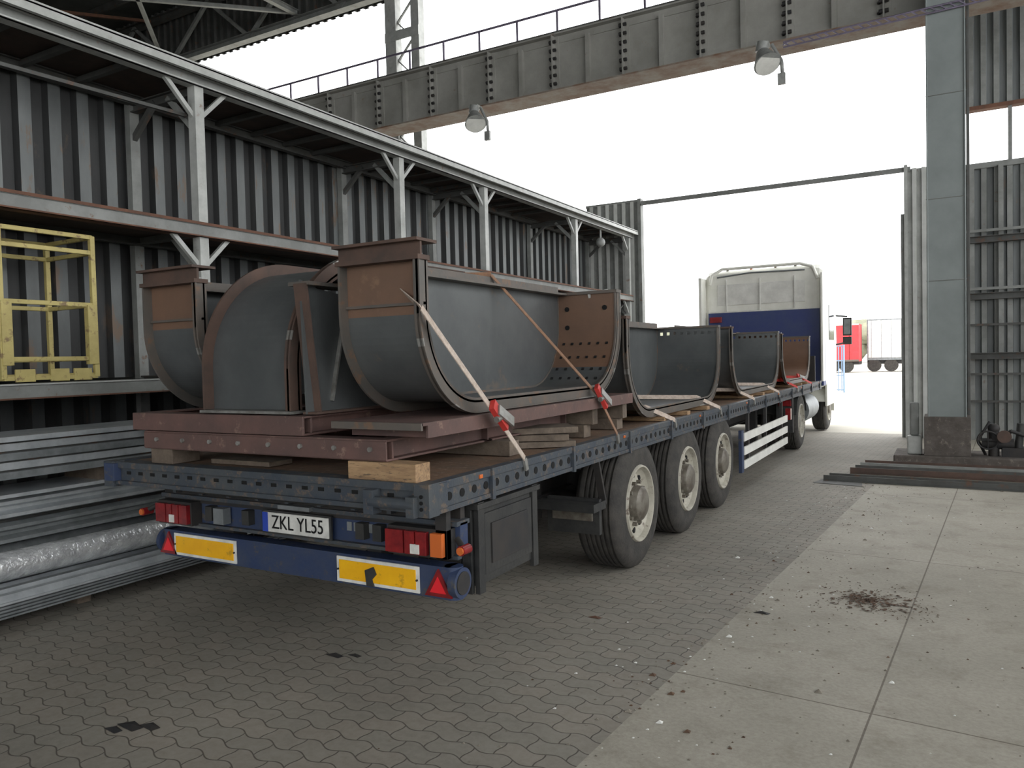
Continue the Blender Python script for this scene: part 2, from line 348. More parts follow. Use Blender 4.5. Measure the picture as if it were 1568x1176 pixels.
# ---------------------------------------------------------------- load
def uprof(Y0,Y1,Z0,H,r,d=0,n=12,r2=None):
    r2=r2 or r
    P=[(Y0-d,Z0+H),(Y0-d,Z0+r+.25*(H-r))]
    for i in range(n+1):
        a=math.pi+ (math.pi/2)*i/n; P.append((Y0+r+(r+d)*math.cos(a),Z0+r+(r+d)*math.sin(a)))
    for k in range(1,6): P.append((Y0+r+(Y1-r2-Y0-r)*k/6,Z0-d))
    for i in range(n+1):
        a=-math.pi/2+(math.pi/2)*i/n; P.append((Y1-r2+(r2+d)*math.cos(a),Z0+r2+(r2+d)*math.sin(a)))
    P+=[(Y1+d,Z0+r2+.3*(H-r2)),(Y1+d,Z0+H)]
    return P
def strip(b,A,Bp,x0,x1,matf,mirror=None):
    mz=(lambda z:z) if mirror is None else (lambda z:2*mirror-z)
    n=len(A)
    for i in range(n-1):
        vs=[]
        for x in(x0,x1):
            for (y,z) in(A[i],A[i+1],Bp[i+1],Bp[i]): vs.append((x,y,mz(z)))
        b.add(vs,[(0,4,5,1),(2,6,7,3)],matf(i,n),True)
        fs=[(0,1,2,3),(7,6,5,4)]
        if i==0: fs.append((0,3,7,4))
        if i==n-2: fs.append((1,5,6,2))
        b.add(vs,fs,matf(i,n),False)
def chute(name,xa,xb,Y0,Y1,Z0,H,r,left=rust,right=rust,mid=steel,back=True,mirror=None,flmat=steeld,holes=False,fl=.07,topplate=False,r2=None):
    b=B(name)
    N_=20
    A=uprof(Y0,Y1,Z0,H,r,0,N_,r2=r2); O=uprof(Y0,Y1,Z0,H,r,.012,N_,r2=r2); Fp=uprof(Y0,Y1,Z0,H,r,fl,N_,r2=r2)
    In=uprof(Y0,Y1,Z0,H,r,-.015,N_,r2=r2)
    if holes:
        zt=Z0+H-.13
        A2=[p for p in A];O2=[p for p in O];A2[-1]=(A[-1][0],zt);O2[-1]=(O[-1][0],zt)
        b.box(xa,xb,Y1,Y1+.012,Z0+H-.05,Z0+H,right); 
        b.box(xa,xb,Y1,Y1+.012,zt,zt+.045,right)
        k=9; w=(xb-xa)/k
        for i in range(k): b.box(xa+i*w,xa+i*w+w*.55,Y1,Y1+.012,zt+.045,Z0+H-.05,right)
    else: A2,O2=A,O
    def mf(i,n):
        if i<2: return left
        if i>n-14: return right
        return mid
    strip(b,A2,O2,xa,xb,mf,mirror)
    for x0,x1 in((xa,xa+.014),(xb-.014,xb)): strip(b,In,Fp,x0,x1,lambda i,n:flmat,mirror)
    strip(b,uprof(Y0,Y1,Z0,H,r,fl-.008,N_,r2=r2),Fp,xb-.03,xb+.008,lambda i,n:steell if i%11==5 else flmat,mirror)
    mz=(lambda z:z) if mirror is None else (lambda z:2*mirror-z)
    if mirror is None:
        b.box(xa,xb,Y0-.03,Y0,Z0+r+.2*(H-r)-.01,Z0+r+.2*(H-r)+.004,steeld)
        b.box(xa-.01,xb+.01,Y0-.08,Y0+.02,Z0+H-.012,Z0+H+.012,rustdk)
        b.box(xa-.01,xb+.01,Y1-.02,Y1+.08,Z0+H-.012,Z0+H+.012,flmat)
        for q in(.12,.45,.8): b.box(xb-.02,xb-.013,Y0-.05,Y0-.01,Z0+r+(H-r)*q,Z0+r+(H-r)*q+.08,steell)
    if topplate:
        zt=Z0+H+.012
        b.box(xa+.0,xb+.01,Y0-.06,Y0-.045,zt,zt+.065,rustdk); b.box(xa-.01,xb+.02,Y0-.1,Y0+.07,zt+.065,zt+.08,rustdk)
    if back:
        poly=[(y,mz(z)) for y,z in In]
        b.extr(poly,'x',xa,xa+.01,mid)
        b.box(xa,xa+.10,Y0,Y1,Z0+H-.012,Z0+H+.004,steeld); b.box(xa-.0,xa+.012,Y0,Y1,Z0+H-.01,Z0+H+.06,steeld)
    return b
b=chute('steel_chute_section',-2.77,-2.25,3.12,5.66,1.485,.74,.46,topplate=True,r2=.5)
for i in range(6):
    for j in range(4):
        a=math.radians(20+j*14); y=5.66-.5+(.5-.003)*math.cos(-a); z=1.985+.5*math.sin(-a)+.002
        x=-2.7+i*.075
        b.beam((x,y-.001,z),(x,y-.006,z+.004),.02,.02,hole)
for x,z in((-2.68,2.1),(-2.35,2.1),(-2.68,1.95)): b.cyl((x,5.652,z),(x,5.662,z),.02,hole,12)
b.beam((-2.5,5.68,2.2),(-2.35,5.74,2.23),.06,.04,steell)
b.done()
b=chute('steel_chute_section',-4.4,-3.9,3.12,5.66,1.485,.74,.46,topplate=True,r2=.5); b.done()
b=chute('steel_arch_section',-3.80,-3.10,3.08,5.6,1.435,.83,.6,left=steel,right=steel,mirror=(1.435+2.265)/2+.01,back=False,flmat=rustdk,fl=.08)
b.box(-3.82,-3.08,2.99,3.1,1.437,1.452,steell)
b.done()
b=B('steel_side_bracket')
b.extr([(3.02,1.437),(3.22,1.437),(3.12,2.12),(3.0,2.16)],'x',-3.0,-2.985,steel)
b.beam((-2.99,3.08,1.44),(-2.99,3.0,2.14),.09,.015,rustdk,up=(0,1,0))
b.extr([(3.22,1.437),(5.4,1.437),(5.4,1.6),(3.4,1.6),(3.3,2.1),(3.12,2.12)],'x',-3.0,-2.99,steel)
b.box(-3.02,-2.92,3.02,5.4,1.437,1.449,rustdk)
b.beam((-2.98,3.2,1.5),(-2.98,3.35,2.08),.03,.012,steell,up=(0,1,0))
b.box(-3.08,-2.93,3.0,3.4,2.13,2.15,steeld)
b.done()
chute('steel_chute_section',-2.98,-2.25,5.92,8.75,1.235,.79,.5,holes=True,left=steel,right=steel).done()
chute('steel_chute_section',-2.98,-2.25,9.45,12.35,1.235,.79,.5,holes=True,left=steel,right=steel).done()
chute('steel_chute_section',-2.98,-2.25,12.75,15.5,1.235,.76,.5,holes=True,left=rust,right=rust,mid=rust).done()
chute('steel_chute_section',-4.3,-3.5,6.2,9.0,1.235,.72,.5,holes=True,left=steel,right=steel).done()
b=B('lower_steel_frame')
for y in(2.98,3.9,5.0): b.ibeam((-4.33,y+.05,1.265),(-2.42,y+.05,1.265),.1,.11,primer)
for x in(-4.28,-3.4,-2.47): b.ibeam((x,3.07,1.265),(x,5.05 if x>-3 else 6.1,1.265),.1,.11,primer)
for i in range(8): b.cyl((-4.2+i*.24,2.962,1.27),(-4.2+i*.24,2.98,1.27),.013,steell,8)
b.box(-4.33,-2.42,2.975,2.985,1.215,1.31,primer)
b.done(.003)
b=B('upper_steel_frame')
b.box(-4.42,-2.97,2.965,2.98,1.325,1.43,primer)
for y in(3.03,3.9,5.0): b.ibeam((-4.42,y,1.377),(-2.97,y,1.377),.1,.105,primer)
for x in(-4.37,-3.02): b.ibeam((x,3.08,1.377),(x,5.9,1.377),.1,.105,primer)
b.ibeam((-3.7,3.08,1.377),(-3.7,5.9,1.377),.1,.105,primer)
b.done(.003)
b=B('chute_support_frame')
b.box(-2.78,-2.2,2.98,5.85,1.392,1.408,primer)
b.box(-2.215,-2.2,3.03,5.85,1.33,1.395,primer)
b.box(-2.78,-2.2,2.975,2.99,1.37,1.408,steeld)
for y in(3.1,4.0,5.0,5.7): b.box(-2.75,-2.23,y,y+.09,1.325,1.392,primer)
b.done(.002)
b=B('timber_bearers')
b.box(-2.66,-2.23,2.96,3.08,HB+.002,1.208,wood)
b.box(-4.3,-4.1,3.0,3.2,HB+.002,1.208,woodd)
for y in(4.0,5.1,5.75): b.box(-4.4,-2.3,y,y+.12,HB+.002,1.208,woodd)
for k,(y,a) in enumerate(((4.3,.05),(4.34,-.04),(4.31,.07))):
    z=HB+.003+k*.045
    b.beam((-2.6,y+.1,z+.02),(-2.22,y+.35+a,z+.02),.3,.04,woodd)
for y in(5.15,5.75): b.box(-2.7,-2.25,y,y+.09,1.21,1.325,woodd)
for c0,c1 in((5.92,8.75),(9.45,12.35),(12.75,15.5)):
    for q in(.25,.5,.75): y=c0+(c1-c0)*q; b.box(-4.2,-2.18,y-.05,y+.05,HB+.002,1.158,wood)
b.done(.003)
b=B('loose_floor_plank'); b.box(-3.9,-3.4,3.12,3.3,HB+.002,HB+.03,woodd); b.done(.003)
def strap(name,pts,m,w=.05,rat=None):
    b=B(name)
    for p,q in zip(pts[:-1],pts[1:]):
        b.beam(p,q,w,.005,m,up=(1,.2,.2))
    if rat is not None:
        p=Vector(pts[rat]); d=(Vector(pts[rat+1])-p).normalized(); c=p
        b.beam(c-d*.09+Vector((.02,0,0)),c+d*.09+Vector((.02,0,0)),.07,.03,straprd,up=(1,.2,.2))
        b.beam(c-d*.05+Vector((.04,0,.0)),c+d*.06+Vector((.05,.05,0)),.06,.015,steell,up=(1,.2,.2))
        b.cyl(c+Vector((.03,-.05,-.02)),c+Vector((.03,.05,.0)),.018,steell)
    e=Vector(pts[-1]); b.beam(e,e+Vector((.0,.02,-.07)),.03,.015,steell,up=(1,0,0))
    return b.done()
strap('lashing_strap',[(-2.76,3.3,2.25),(-2.22,3.03,1.97),(-2.15,3.6,1.40),(-2.12,3.86,1.13)],strapw,rat=2,w=.042)
strap('lashing_strap',[(-3.05,4.4,2.3),(-2.76,4.6,2.30),(-2.19,5.13,1.42),(-2.12,5.3,1.13)],strapo,rat=2,w=.042)
for yy in(6.6,8.2,9.9,11.6,13.2,14.8):
    strap('lashing_strap',[(-2.9,yy-.5,1.27),(-2.3,yy-.15,1.25),(-2.12,yy+.1,1.12)],strapw if yy<12 else straprd,rat=1 if yy>12 else None)
# ---------------------------------------------------------------- tractor
t=B('semi_truck_tractor')
CY=16.75
def cabsec(x0,x1,ya,yb,z0,z1,mat):
    prof=[(ya,z0),(yb,z0),(yb+.08,z0+.8),(yb-.05,z0+1.6),(yb-.5,z1-.25),(yb-.95,z1),(ya+.08,z1),(ya,z1-.08)]
    cx=(ya+yb)/2; cz=(z0+z1)/2
    layers=[(x0,.955),(x0+.06,.99),(x0+.12,1),(x1-.12,1),(x1-.06,.99),(x1,.955)]
    vs=[];n=len(prof)
    for x,s in layers:
        for y,z in prof: vs.append((x,cx+(y-cx)*s,cz+(z-cz)*s))
    fs=[(k*n+i,k*n+(i+1)%n,(k+1)*n+(i+1)%n,(k+1)*n+i) for k in range(len(layers)-1) for i in range(n)]
    fs+= [tuple(range(n)),tuple(range((len(layers)-1)*n,len(layers)*n))]
    t.add(vs,fs,mat)
cabsec(-4.56,-2.16,CY,CY+2.2,.95,3.5,cream)
t.box(-4.5,-2.22,CY-.03,CY+.02,1.05,2.6,cabblue); t.box(-2.2,-2.155,CY-.0,CY+.35,1.0,2.62,cabblue)
t.box(-4.5,-2.22,CY-.04,CY-.01,2.59,2.62,white)
for x in(-4.1,-3.4,-2.7): t.box(x-.012,x+.012,CY-.045,CY-.02,2.62,3.3,white)
t.box(-4.3,-2.5,CY-.015,CY+.0,2.75,3.2,white)
t.path([(-4.46,CY-.02,3.2),(-4.42,CY+.0,3.42),(-4.2,CY+.02,3.54),(-2.6,CY+.02,3.54),(-2.35,CY,3.46),(-2.25,CY-.02,3.2)],.035,cream)
t.path([(-4.3,CY-.02,3.36),(-3.6,CY-.02,3.42),(-2.5,CY-.02,3.4)],.018,galvd)
t.box(-4.62,-4.56,CY-.35,CY+.2,1.1,3.35,cream); t.box(-2.17,-2.13,CY-.25,CY+.1,1.1,3.3,cream)
for x in(-4.1,-3.6,-3.1,-2.7): t.cyl((x,CY+.1,3.48),(x,CY+.1,3.56),.03,orangel if x==-3.6 else steeld)
t.box(-4.45,-4.2,CY-.12,CY-.03,2.38,2.5,redl)
t.box(-2.175,-2.15,CY+.9,CY+1.7,1.95,2.7,glass)
t.box(-4.5,-2.3,CY+2.12,CY+2.26,1.9,2.7,glass)
t.box(-2.19,-2.15,CY+.45,CY+2.1,.55,1.05,cream)
t.box(-4.55,-2.2,CY+2.0,CY+2.3,.35,1.0,cream)
for s_,x in((1,-2.12),(-1,-4.6)):
    t.path([(x,CY+1.85,2.5),(x+.2*s_,CY+2.05,2.48)],.02,black); t.path([(x,CY+1.85,1.85),(x+.2*s_,CY+2.05,1.9)],.02,black)
    xa,xb=sorted((x+.12*s_,x+.3*s_)); t.box(xa,xb,CY+1.98,CY+2.1,2.05,2.45,black); t.box(xa+.02,xb-.02,CY+1.975,CY+1.985,2.08,2.42,galvd); t.box(xa,xb,CY+1.98,CY+2.1,1.85,2.02,black)
for xx in(XC-.42,XC+.42): t.ibeam((xx,13.2,.68),(xx,18.9,.68),.09,.24,chassis)
for y,d in((14.1,1),(17.75,0)):
    wheel(t,XR-.05,y,.5,.3,1,rim,dish=d); wheel(t,XLt+.05,y,.5,.3,-1,rim,dish=d)
    if d: wheel(t,XR-.38,y,.5,.28,1,rim); wheel(t,XLt+.38,y,.5,.28,-1,rim)
    t.cyl((XLt+.3,y,.5),(XR-.3,y,.5),.09,chassis)
    for a0 in(XR-.68 if d else XR-.35,XLt+.04):
        w=.64 if d else .3; Rg=.55
        for k in range(10):
            a=math.radians(15+15*k); c=math.radians(30+15*k)
            zz=lambda q:min(.5+Rg*math.sin(q),.945 if d else 9)
            t.beam((a0+w/2,y+Rg*math.cos(a),zz(a)+.0),(a0+w/2,y+Rg*math.cos(c),zz(c)),w,.02,black if d else cream,up=(0,math.cos(a),math.sin(a)+.5))
t.cyl((XR-.35,15.2,.6),(XR-.35,16.5,.6),.27,galvd,24); t.box(XLt+.1,XLt+.6,15.2,16.4,.4,.85,black)
t.box(XR-.35,XR-.08,13.42,13.5,.35,.93,black)
t.box(XR-.3,XR-.1,13.38,13.43,.8,.9,redl)
t.cyl((XC,14.1,.78),(XC,14.1,.81),.45,chassis,24)
t.done(.01)
# ---------------------------------------------------------------- storage rack building (left)
RX,RB=-6.2,-7.2; PY=[-1.3,1.85,4.94,8.05,10.16,13.5,16.35]; ZG,ZM,ZL=4.46,3.05,1.6
b=B('storage_rack_structure')
def corrug(b,p0,dx,dy,L,z0,z1,depth=.06,pitch=.25,m1=corr_lit,m2=corr_shade,nrm=(1,0)):
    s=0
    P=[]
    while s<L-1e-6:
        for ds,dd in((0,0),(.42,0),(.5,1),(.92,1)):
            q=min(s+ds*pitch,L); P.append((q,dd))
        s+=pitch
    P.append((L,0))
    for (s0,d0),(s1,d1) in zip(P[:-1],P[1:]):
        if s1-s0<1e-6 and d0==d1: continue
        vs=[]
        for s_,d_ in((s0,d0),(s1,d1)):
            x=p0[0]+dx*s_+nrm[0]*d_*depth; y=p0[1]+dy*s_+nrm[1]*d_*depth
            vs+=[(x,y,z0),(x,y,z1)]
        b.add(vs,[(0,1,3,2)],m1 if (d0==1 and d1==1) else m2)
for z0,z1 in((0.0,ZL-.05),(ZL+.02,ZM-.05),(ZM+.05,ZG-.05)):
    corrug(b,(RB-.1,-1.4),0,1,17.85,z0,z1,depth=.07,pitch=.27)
for y in PY:
    b.box(RX-.05,RX+.05,y-.05,y+.05,0,ZG,gpaintl)
    b.box(RB-.02,RB+.06,y-.05,y+.05,0,ZG-.05,gpaint)
    for z in(ZG-.12,ZM-.04,ZL-.02):
        b.ibeam((RX-.05,y,z),(RB,y,z),.08,.1,gpaintd)
    for z in(ZG-.08,ZM-.08,):
        for s_ in(-1,1):
            if -1.4<y+s_*.35<16.6: b.beam((RX,y,z-.33),(RX,y+s_*.33,z),.04,.04,gpaintl)
    b.beam((RX-.02,y,ZG-.5),(RX-.4,y,ZG-.12),.05,.05,gpaint); b.beam((RB+.02,y,ZG-.45),(RB+.4,y,ZG-.12),.05,.05,gpaintd)
    b.beam((RX-.02,y,ZM-.45),(RX-.4,y,ZM-.07),.05,.05,gpaint)
for z,h in((ZG-.05,.09),(ZM-.05,.12),(ZL-.05,.12)):
    b.box(RX+.05,RX+.075,-1.4,16.45,z-h/2,z+h/2,gpaint)
    b.box(RX-.05,RX+.09,-1.4,16.45,z+h/2-.012,z+h/2,gpaintl)
    b.box(RX-.05,RX+.09,-1.4,16.45,z-h/2,z-h/2+.012,gpaintl if z>4 else rustbr)
    b.ibeam((RB+.08,-1.4,z),(RB+.08,16.45,z),.08,.1,gpaintd)
b.box(RX+.16,RX+.2,-1.5,16.5,ZG-.03,ZG+.06,gpaintl)
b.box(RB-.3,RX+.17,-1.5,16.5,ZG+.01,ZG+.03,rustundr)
b.box(RB-.3,RX+.2,-1.5,16.5,ZG+.031,ZG+.045,gpaint)
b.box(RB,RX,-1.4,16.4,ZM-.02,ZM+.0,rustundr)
b.box(RB,RX,-1.4,16.4,ZL-.02,ZL-.0,gpaintd)
b.box(RX+.08,RX+.1,-1.4,16.4,ZM+.0,ZM+.025,rustbr)
for y in[v+.5*i for v in PY[:-1] for i in(1,2,3,4,5)]:
    if y<16.3: b.beam((RX,y,ZG-.03),(RB,y,ZG-.03),.05,.05,gpaintd)
b.beam((RX-.05,13.6,ZL),(RX-.05,16.3,ZM-.1),.03,.03,gpaintd)
b.beam((RX-.1,-1.3,ZG-.5),(RX-.1,4.9,ZG-.35),.03,.03,gpaintd)
b.done()
b=B('small_wall_lamp'); b.ball((-6.25,14.9,4.1),.1,lampm,6); b.cyl((-6.25,14.9,4.18),(-6.25,14.9,4.36),.02,lampm); b.done()
b=B('yellow_safety_cage')
cx0,cx1,cy0,cy1,cz0,cz1=-6.95,-6.28,3.16,3.9,1.625,2.83
for x in(cx0,cx1):
    for y in(cy0,cy1): b.box(x-.02,x+.02,y-.02,y+.02,cz0+.02,cz1,cageY)
for z in(cz1-.01,cz1-.14,2.25,1.8,1.65):
    for x in(cx0,cx1): b.box(x-.015,x+.015,cy0,cy1,z-.018,z+.018,cageY)
    for y in(cy0,cy1): b.box(cx0,cx1,y-.015,y+.015,z-.018,z+.018,cageY)
for y in(cy0+.03,cy1-.03): b.box(cx1-.03,cx1+.03,y-.04,y+.04,1.75,2.25,cageY)
for y in(cy0+.08,cy0+.35,cy1-.2): b.box(cx1,cx1+.02,y,y+.15,1.62,1.72,cageY)
b.box(cx0,cx1,cy0,cy1,1.66,1.68,cageY)
b.done(.004)
b=B('galvanized_profile_stack')
def wave_sheet(b,x0,x1,y0,y1,z,h,m,n=4,th=.012):
    P=[]
    for i in range(n):
        w=(x1-x0)/n; a=x0+i*w
        P+=[(a,z),(a+w*.2,z),(a+w*.35,z+h),(a+w*.7,z+h),(a+w*.85,z)]
    P.append((x1,z)); Q=[(x,zz-th) for x,zz in P[::-1]]
    b.extr(P+Q,'y',y0,y1,m)
def wrail(b,x,y0,y1,z,h,m):
    P=[(0,0),(.06,.12),(.06,.28),(0,.42),(0,.58),(.06,.72),(.06,.88),(0,1)]
    a=[(x+p,z+q*h) for p,q in P]; c=[(x+p-.02,z+q*h) for p,q in P[::-1]]
    b.extr(a+c,'y',y0,y1,m)
b.box(-6.12,-5.5,.2,.3,0,.1,woodd); b.box(-6.12,-5.5,6.0,6.1,0,.1,woodd); b.box(-6.12,-5.5,3.2,3.3,0,.1,woodd)
for k in range(5): wave_sheet(b,-6.1,-5.3,-1,9.5,.115+.022*k,.04,galvd if k<4 else galv,n=5)
b.cyl((-5.62,.0,.38),(-5.52,6.5,.38),.1,foil,24); b.cyl((-5.9,-1,.38),(-5.9,7,.38),.12,galvd,18)
for k in range(2): wrail(b,-5.72-.02*k,-1,9.2,.50+.17*k,.15,galvd if k!=1 else galv)
b.box(-6.12,-5.8,-1,9,.50,.82,gpaintd)
b.box(-6.12,-5.6,-1,9.2,.835,.86,galv)
for y in(.5,3.5,6.5): b.box(-6.12,-5.66,y,y+.1,.86,.96,woodd)
for k in range(4): 
    z=.965+k*.065; b.box(-6.12,-5.58-.012*(k%2),-1,10,z,z+.05,galv if k%2 else galvd); b.box(-6.12,-5.62,-1,10,z+.05,z+.065,gpaintd)
b.box(-6.12,-5.55,-1,10.2,1.225,1.26,galv)
b.done()
# ---------------------------------------------------------------- gable and walls
b=B('wall_far_left')
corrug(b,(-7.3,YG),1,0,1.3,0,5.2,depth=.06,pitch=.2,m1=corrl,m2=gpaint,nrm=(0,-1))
b.box(-6.02,-5.94,YG-.08,YG+.1,0,5.25,gpaint); b.box(-7.3,-5.95,YG-.04,YG+.06,5.18,5.24,gpaint)
b.box(-7.3,-5.98,YG+.02,YG+.08,0,5.2,gpaint)
b.box(-36,-21,YG,YG+.1,0,11.4,corrd)
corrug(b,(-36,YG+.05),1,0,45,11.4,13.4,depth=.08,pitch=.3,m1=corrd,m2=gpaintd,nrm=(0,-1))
b.done()
b=B('door_frame_beam')
b.box(-5.96,-.55,YG-.05,YG+.05,5.11,5.19,gpaint); b.box(-5.96,-.55,YG-.08,YG-.05,5.09,5.12,gpaint); b.done()
b=B('wall_far_right')
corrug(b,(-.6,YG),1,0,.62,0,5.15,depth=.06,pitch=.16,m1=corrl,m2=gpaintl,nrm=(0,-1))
b.box(-.66,-.6,YG-.1,YG+.1,0,5.22,gpaintl); b.box(-.72,-.66,YG-.06,YG+.08,0,4.3,gpaint)
corrug(b,(.1,YG),1,0,8.9,0,5.0,depth=.06,pitch=.2,m1=gpaint,m2=wallvalley_shade,nrm=(0,-1))
corrug(b,(.1,YG),1,0,8.9,6.1,11.4,depth=.06,pitch=.2,m1=gpaint,m2=wallvalley_shade,nrm=(0,-1))
for z in(1.55,2.64,3.67): b.ibeam((.0,YG-.2,z),(9,YG-.2,z),.14,.12,gpaintd); 
for z in(2.75,3.8): b.box(.0,9,YG-.27,YG-.24,z,z+.05,gpaint)
for z in(.7,1.2,2.1): b.box(.3,2.2,YG-.27,YG-.24,z,z+.04,gpaintd)
b.box(0,9,YG-.1,YG+.1,4.98,5.08,gpaint); b.box(0,9,YG-.1,YG+.1,6.05,6.12,rustbr)
for x in(.45,.9,1.4,2.6): b.box(x-.04,x+.04,YG-.16,YG-.09,0,5,gpaint)
b.box(1.02,1.08,YG-.05,YG+.05,5,6.1,gpaint)
b.box(-.05,.35,YG-.1,YG+.1,0,13,gpaint)
b.done()
b=B('steel_column')
b.box(-.22,.28,12.9,12.93,0.12,14,column_m); b.box(-.22,.28,13.35,13.38,0.12,14,column_m)
b.box(-.22,-.2,12.88,12.93,0.12,14,column_m); b.box(.26,.28,12.88,12.93,0.12,14,column_m)
b.box(-.2,.26,12.93,13.35,.7,13.4,column_m)
b.box(-.27,.33,12.84,13.42,.12,.70,plinthm)
for z in(2.7,3.9,5.4): b.box(-.23,.29,12.885,12.9,z,z+.012,gpaint)
b.box(.29,.33,13.0,13.1,.72,13.4,gpaintd)
b.done(.006)
b=B('column_plinth'); b.box(-.68,1.6,12.8,13.7,0,.12,plinthm); b.box(-.5,-.3,12.95,13.1,.121,.4,gpaintl); b.box(-.46,-.34,13.0,13.1,.4,.9,gpaint); b.done(.02)
b=B('hand_wheel_valve')
vx,vy=.62,13.1
b.cyl((vx,vy,.121),(vx,vy,.5),.07,chassis); b.cyl((vx-.15,vy,.3),(vx+.25,vy,.3),.08,chassis); b.ball((vx,vy,.52),.08,chassis,6)
for i in range(16):
    a=2*math.pi*i/16;c=2*math.pi*(i+1)/16
    b.cyl((vx-.08+.13*math.cos(a),vy-.13,.36+.13*math.sin(a)),(vx-.08+.13*math.cos(c),vy-.13,.36+.13*math.sin(c)),.014,chassis,6)
for a in(0,1.57): b.cyl((vx-.08-.13*math.cos(a),vy-.13,.36-.13*math.sin(a)),(vx-.08+.13*math.cos(a),vy-.13,.36+.13*math.sin(a)),.01,chassis,6)
b.cyl((vx-.08,vy-.13,.36),(vx,vy,.36),.02,chassis); b.box(vx+.1,vx+.5,vy-.1,vy+.2,.121,.25,chassis); b.cyl((vx+.3,vy,.25),(vx+.33,vy,.6),.05,black)
b.path([(vx+.1,vy+.1,.25),(vx+.2,vy-.1,.5),(vx+.45,vy-.05,.4),(vx+.5,vy+.1,.25)],.025,chassis)
b.cyl((vx+.12,vy-.18,.42),(vx+.12,vy-.14,.42),.09,rustdk,16); b.path([(vx-.1,vy+.1,.125),(vx-.2,vy-.05,.35),(vx-.05,vy,.62)],.02,chassis)
b.done()
b=B('steel_angle_bars')
def lbar(x0,x1,ya,yb,s=.07,m=gpaint):
    b.beam((x0,ya,.008),(x1,yb,.008),s,.012,m); b.beam((x0,ya,s*.55),(x1,yb,s*.55),.012,s,m)
lbar(-1.4,2.4,10.75,10.65,.07,gpaintd); lbar(-1.35,2.4,10.95,10.85,.07,gpaintd)
for k in range(4): lbar(-1.15+.04*k,2.6,11.5+.28*k,11.4+.28*k,.08,(rustdk,gpaintd,gpaint,rustdk)[k])
b.add([(-1.5,10.5,.006),(-.9,10.4,.006),(-1.0,11.3,.006),(-1.3,11.35,.006)],[(0,1,2,3)],gpaintd)
b.done()
b=B('wall_right'); b.box(9,9.2,-14,YG,0,2.0,gpaint); b.box(9,9.2,-14,YG,9.5,13.4,gpaint);  # unseen wall; open band shaped to let light onto load and rack
for y in range(-14,17,5): b.box(8.9,9,y,y+.25,0,13.4,gpaint)
b.done()
b=B('wall_left'); b.box(-36.2,-36,-14,YG,0,13.4,gpaintd); b.done()
b=B('wall_back'); b.box(-36,-8,-14.2,-14,0,13.4,gpaint); b.box(-8,9,-14.2,-14,0,1.5,gpaint); b.box(-8,9,-14.2,-14,7.0,13.4,gpaint)  # unseen wall behind camera; opening sized for fill light on the load
for x in(-6,0,6): b.box(x,x+.3,-14.1,-13.9,1.5,7.0,gpaint)
b.done()
b=B('ceiling')
b.box(-36,9,-14,YG+.4,13.4,13.5,corrd)
y=-13.5
while y<YG: b.box(-36,9,y,y+.08,13.2,13.4,gpaintd); y+=1.6
b.done()
def truss(y):
    b=B('roof_truss')
    b.ibeam((-36,y,11.5),(8.9,y,11.5),.25,.2,gpaint); b.ibeam((-36,y,13.0),(8.9,y,13.0),.2,.2,gpaintd)
    x=-36;k=0
    while x<8:
        za,zb=(11.5,13) if k%2==0 else (13,11.5)
        b.beam((x,y,za),(x+1.8,y,zb),.1,.1,gpaint)
        x+=1.8;k+=1
    b.done()
for y in(16.35,10.4,4.2,-2,-8): truss(y)
b=B('roof_bracing')
for x in(-34,-28,-22,-16): b.ibeam((x,-13,11.7),(x,16.3,11.7),.15,.15,gpaint)
for x in(-34,-28,-22): b.beam((x,16.3,11.72),(x+6,10.5,11.72),.1,.1,gpaint); b.beam((x+6,16.3,11.72),(x,10.5,11.72),.1,.1,gpaint)
for x in(-30,-24,-19): b.beam((x,10.5,11.9),(x+1.5,16.3,13),.08,.08,rustbr)
b.done()
b=B('steel_column')
for x0,x1 in((-12.95,-12.6),(-12.1,-11.85)): b.box(x0,x1,YG-.2,YG+.05,0,11.4,gpaintl)
z=0.2;k=0
while z<11: 
    b.beam((-12.6,YG-.1,z),(-12.1,YG-.1,z+.5),.06,.03,gpaint) if k%2 else b.beam((-12.1,YG-.1,z),(-12.6,YG-.1,z+.5),.06,.03,gpaint)
    if k%4==0: b.box(-12.95,-11.85,YG-.22,YG-.2,z,z+.25,gpaintl)
    z+=.5;k+=1
b.done()
# ---------------------------------------------------------------- crane girder
GY=13.55; gz0,gz1=6.88,7.92; gx0,gx1=-15.5,3
b=B('overhead_crane_girder')
b.box(gx0,gx1,GY,GY+.02,gz0,gz1,girder_m); b.box(gx0,gx1,GY-.16,GY+.5,gz0-.03,gz0,rustfl); b.box(gx0,gx1,GY-.14,GY+.5,gz1,gz1+.03,girder_m)
b.box(gx0,gx1,GY+.35,GY+.37,gz0,gz1,girder_m); b.box(gx0,gx1,GY-.1,GY-.0,gz0,gz0+.02,girder_m)
b.box(gx0,gx1,GY-.02,GY,gz0,gz0+.13,girder_m); b.box(gx0,gx1,GY-.02,GY,gz1-.13,gz1,girder_m)
x=gx0+.3;k=0
while x<gx1:
    if k%2==0:
        b.box(x-.1,x+.1,GY-.03,GY,gz0+.0,gz1,girder_m); b.box(x-.012,x+.012,GY-.14,GY,gz0,gz1,girder_m)
        for i in range(6):
            z=gz0+.12+i*.16
            b.cyl((x-.07,GY-.1,z),(x+.07,GY-.1,z),.032,chassis,6); b.cyl((x-.07,GY-.05,z),(x-.07,GY-.0,z),.028,chassis,6)
    else: b.box(x-.04,x+.04,GY-.09,GY,gz0,gz1-.1,girder_m)
    x+=.72;k+=1
b.box(gx0,gx1,GY-.14,GY+1.0,gz1+.03,gz1+.06,gpaintd)
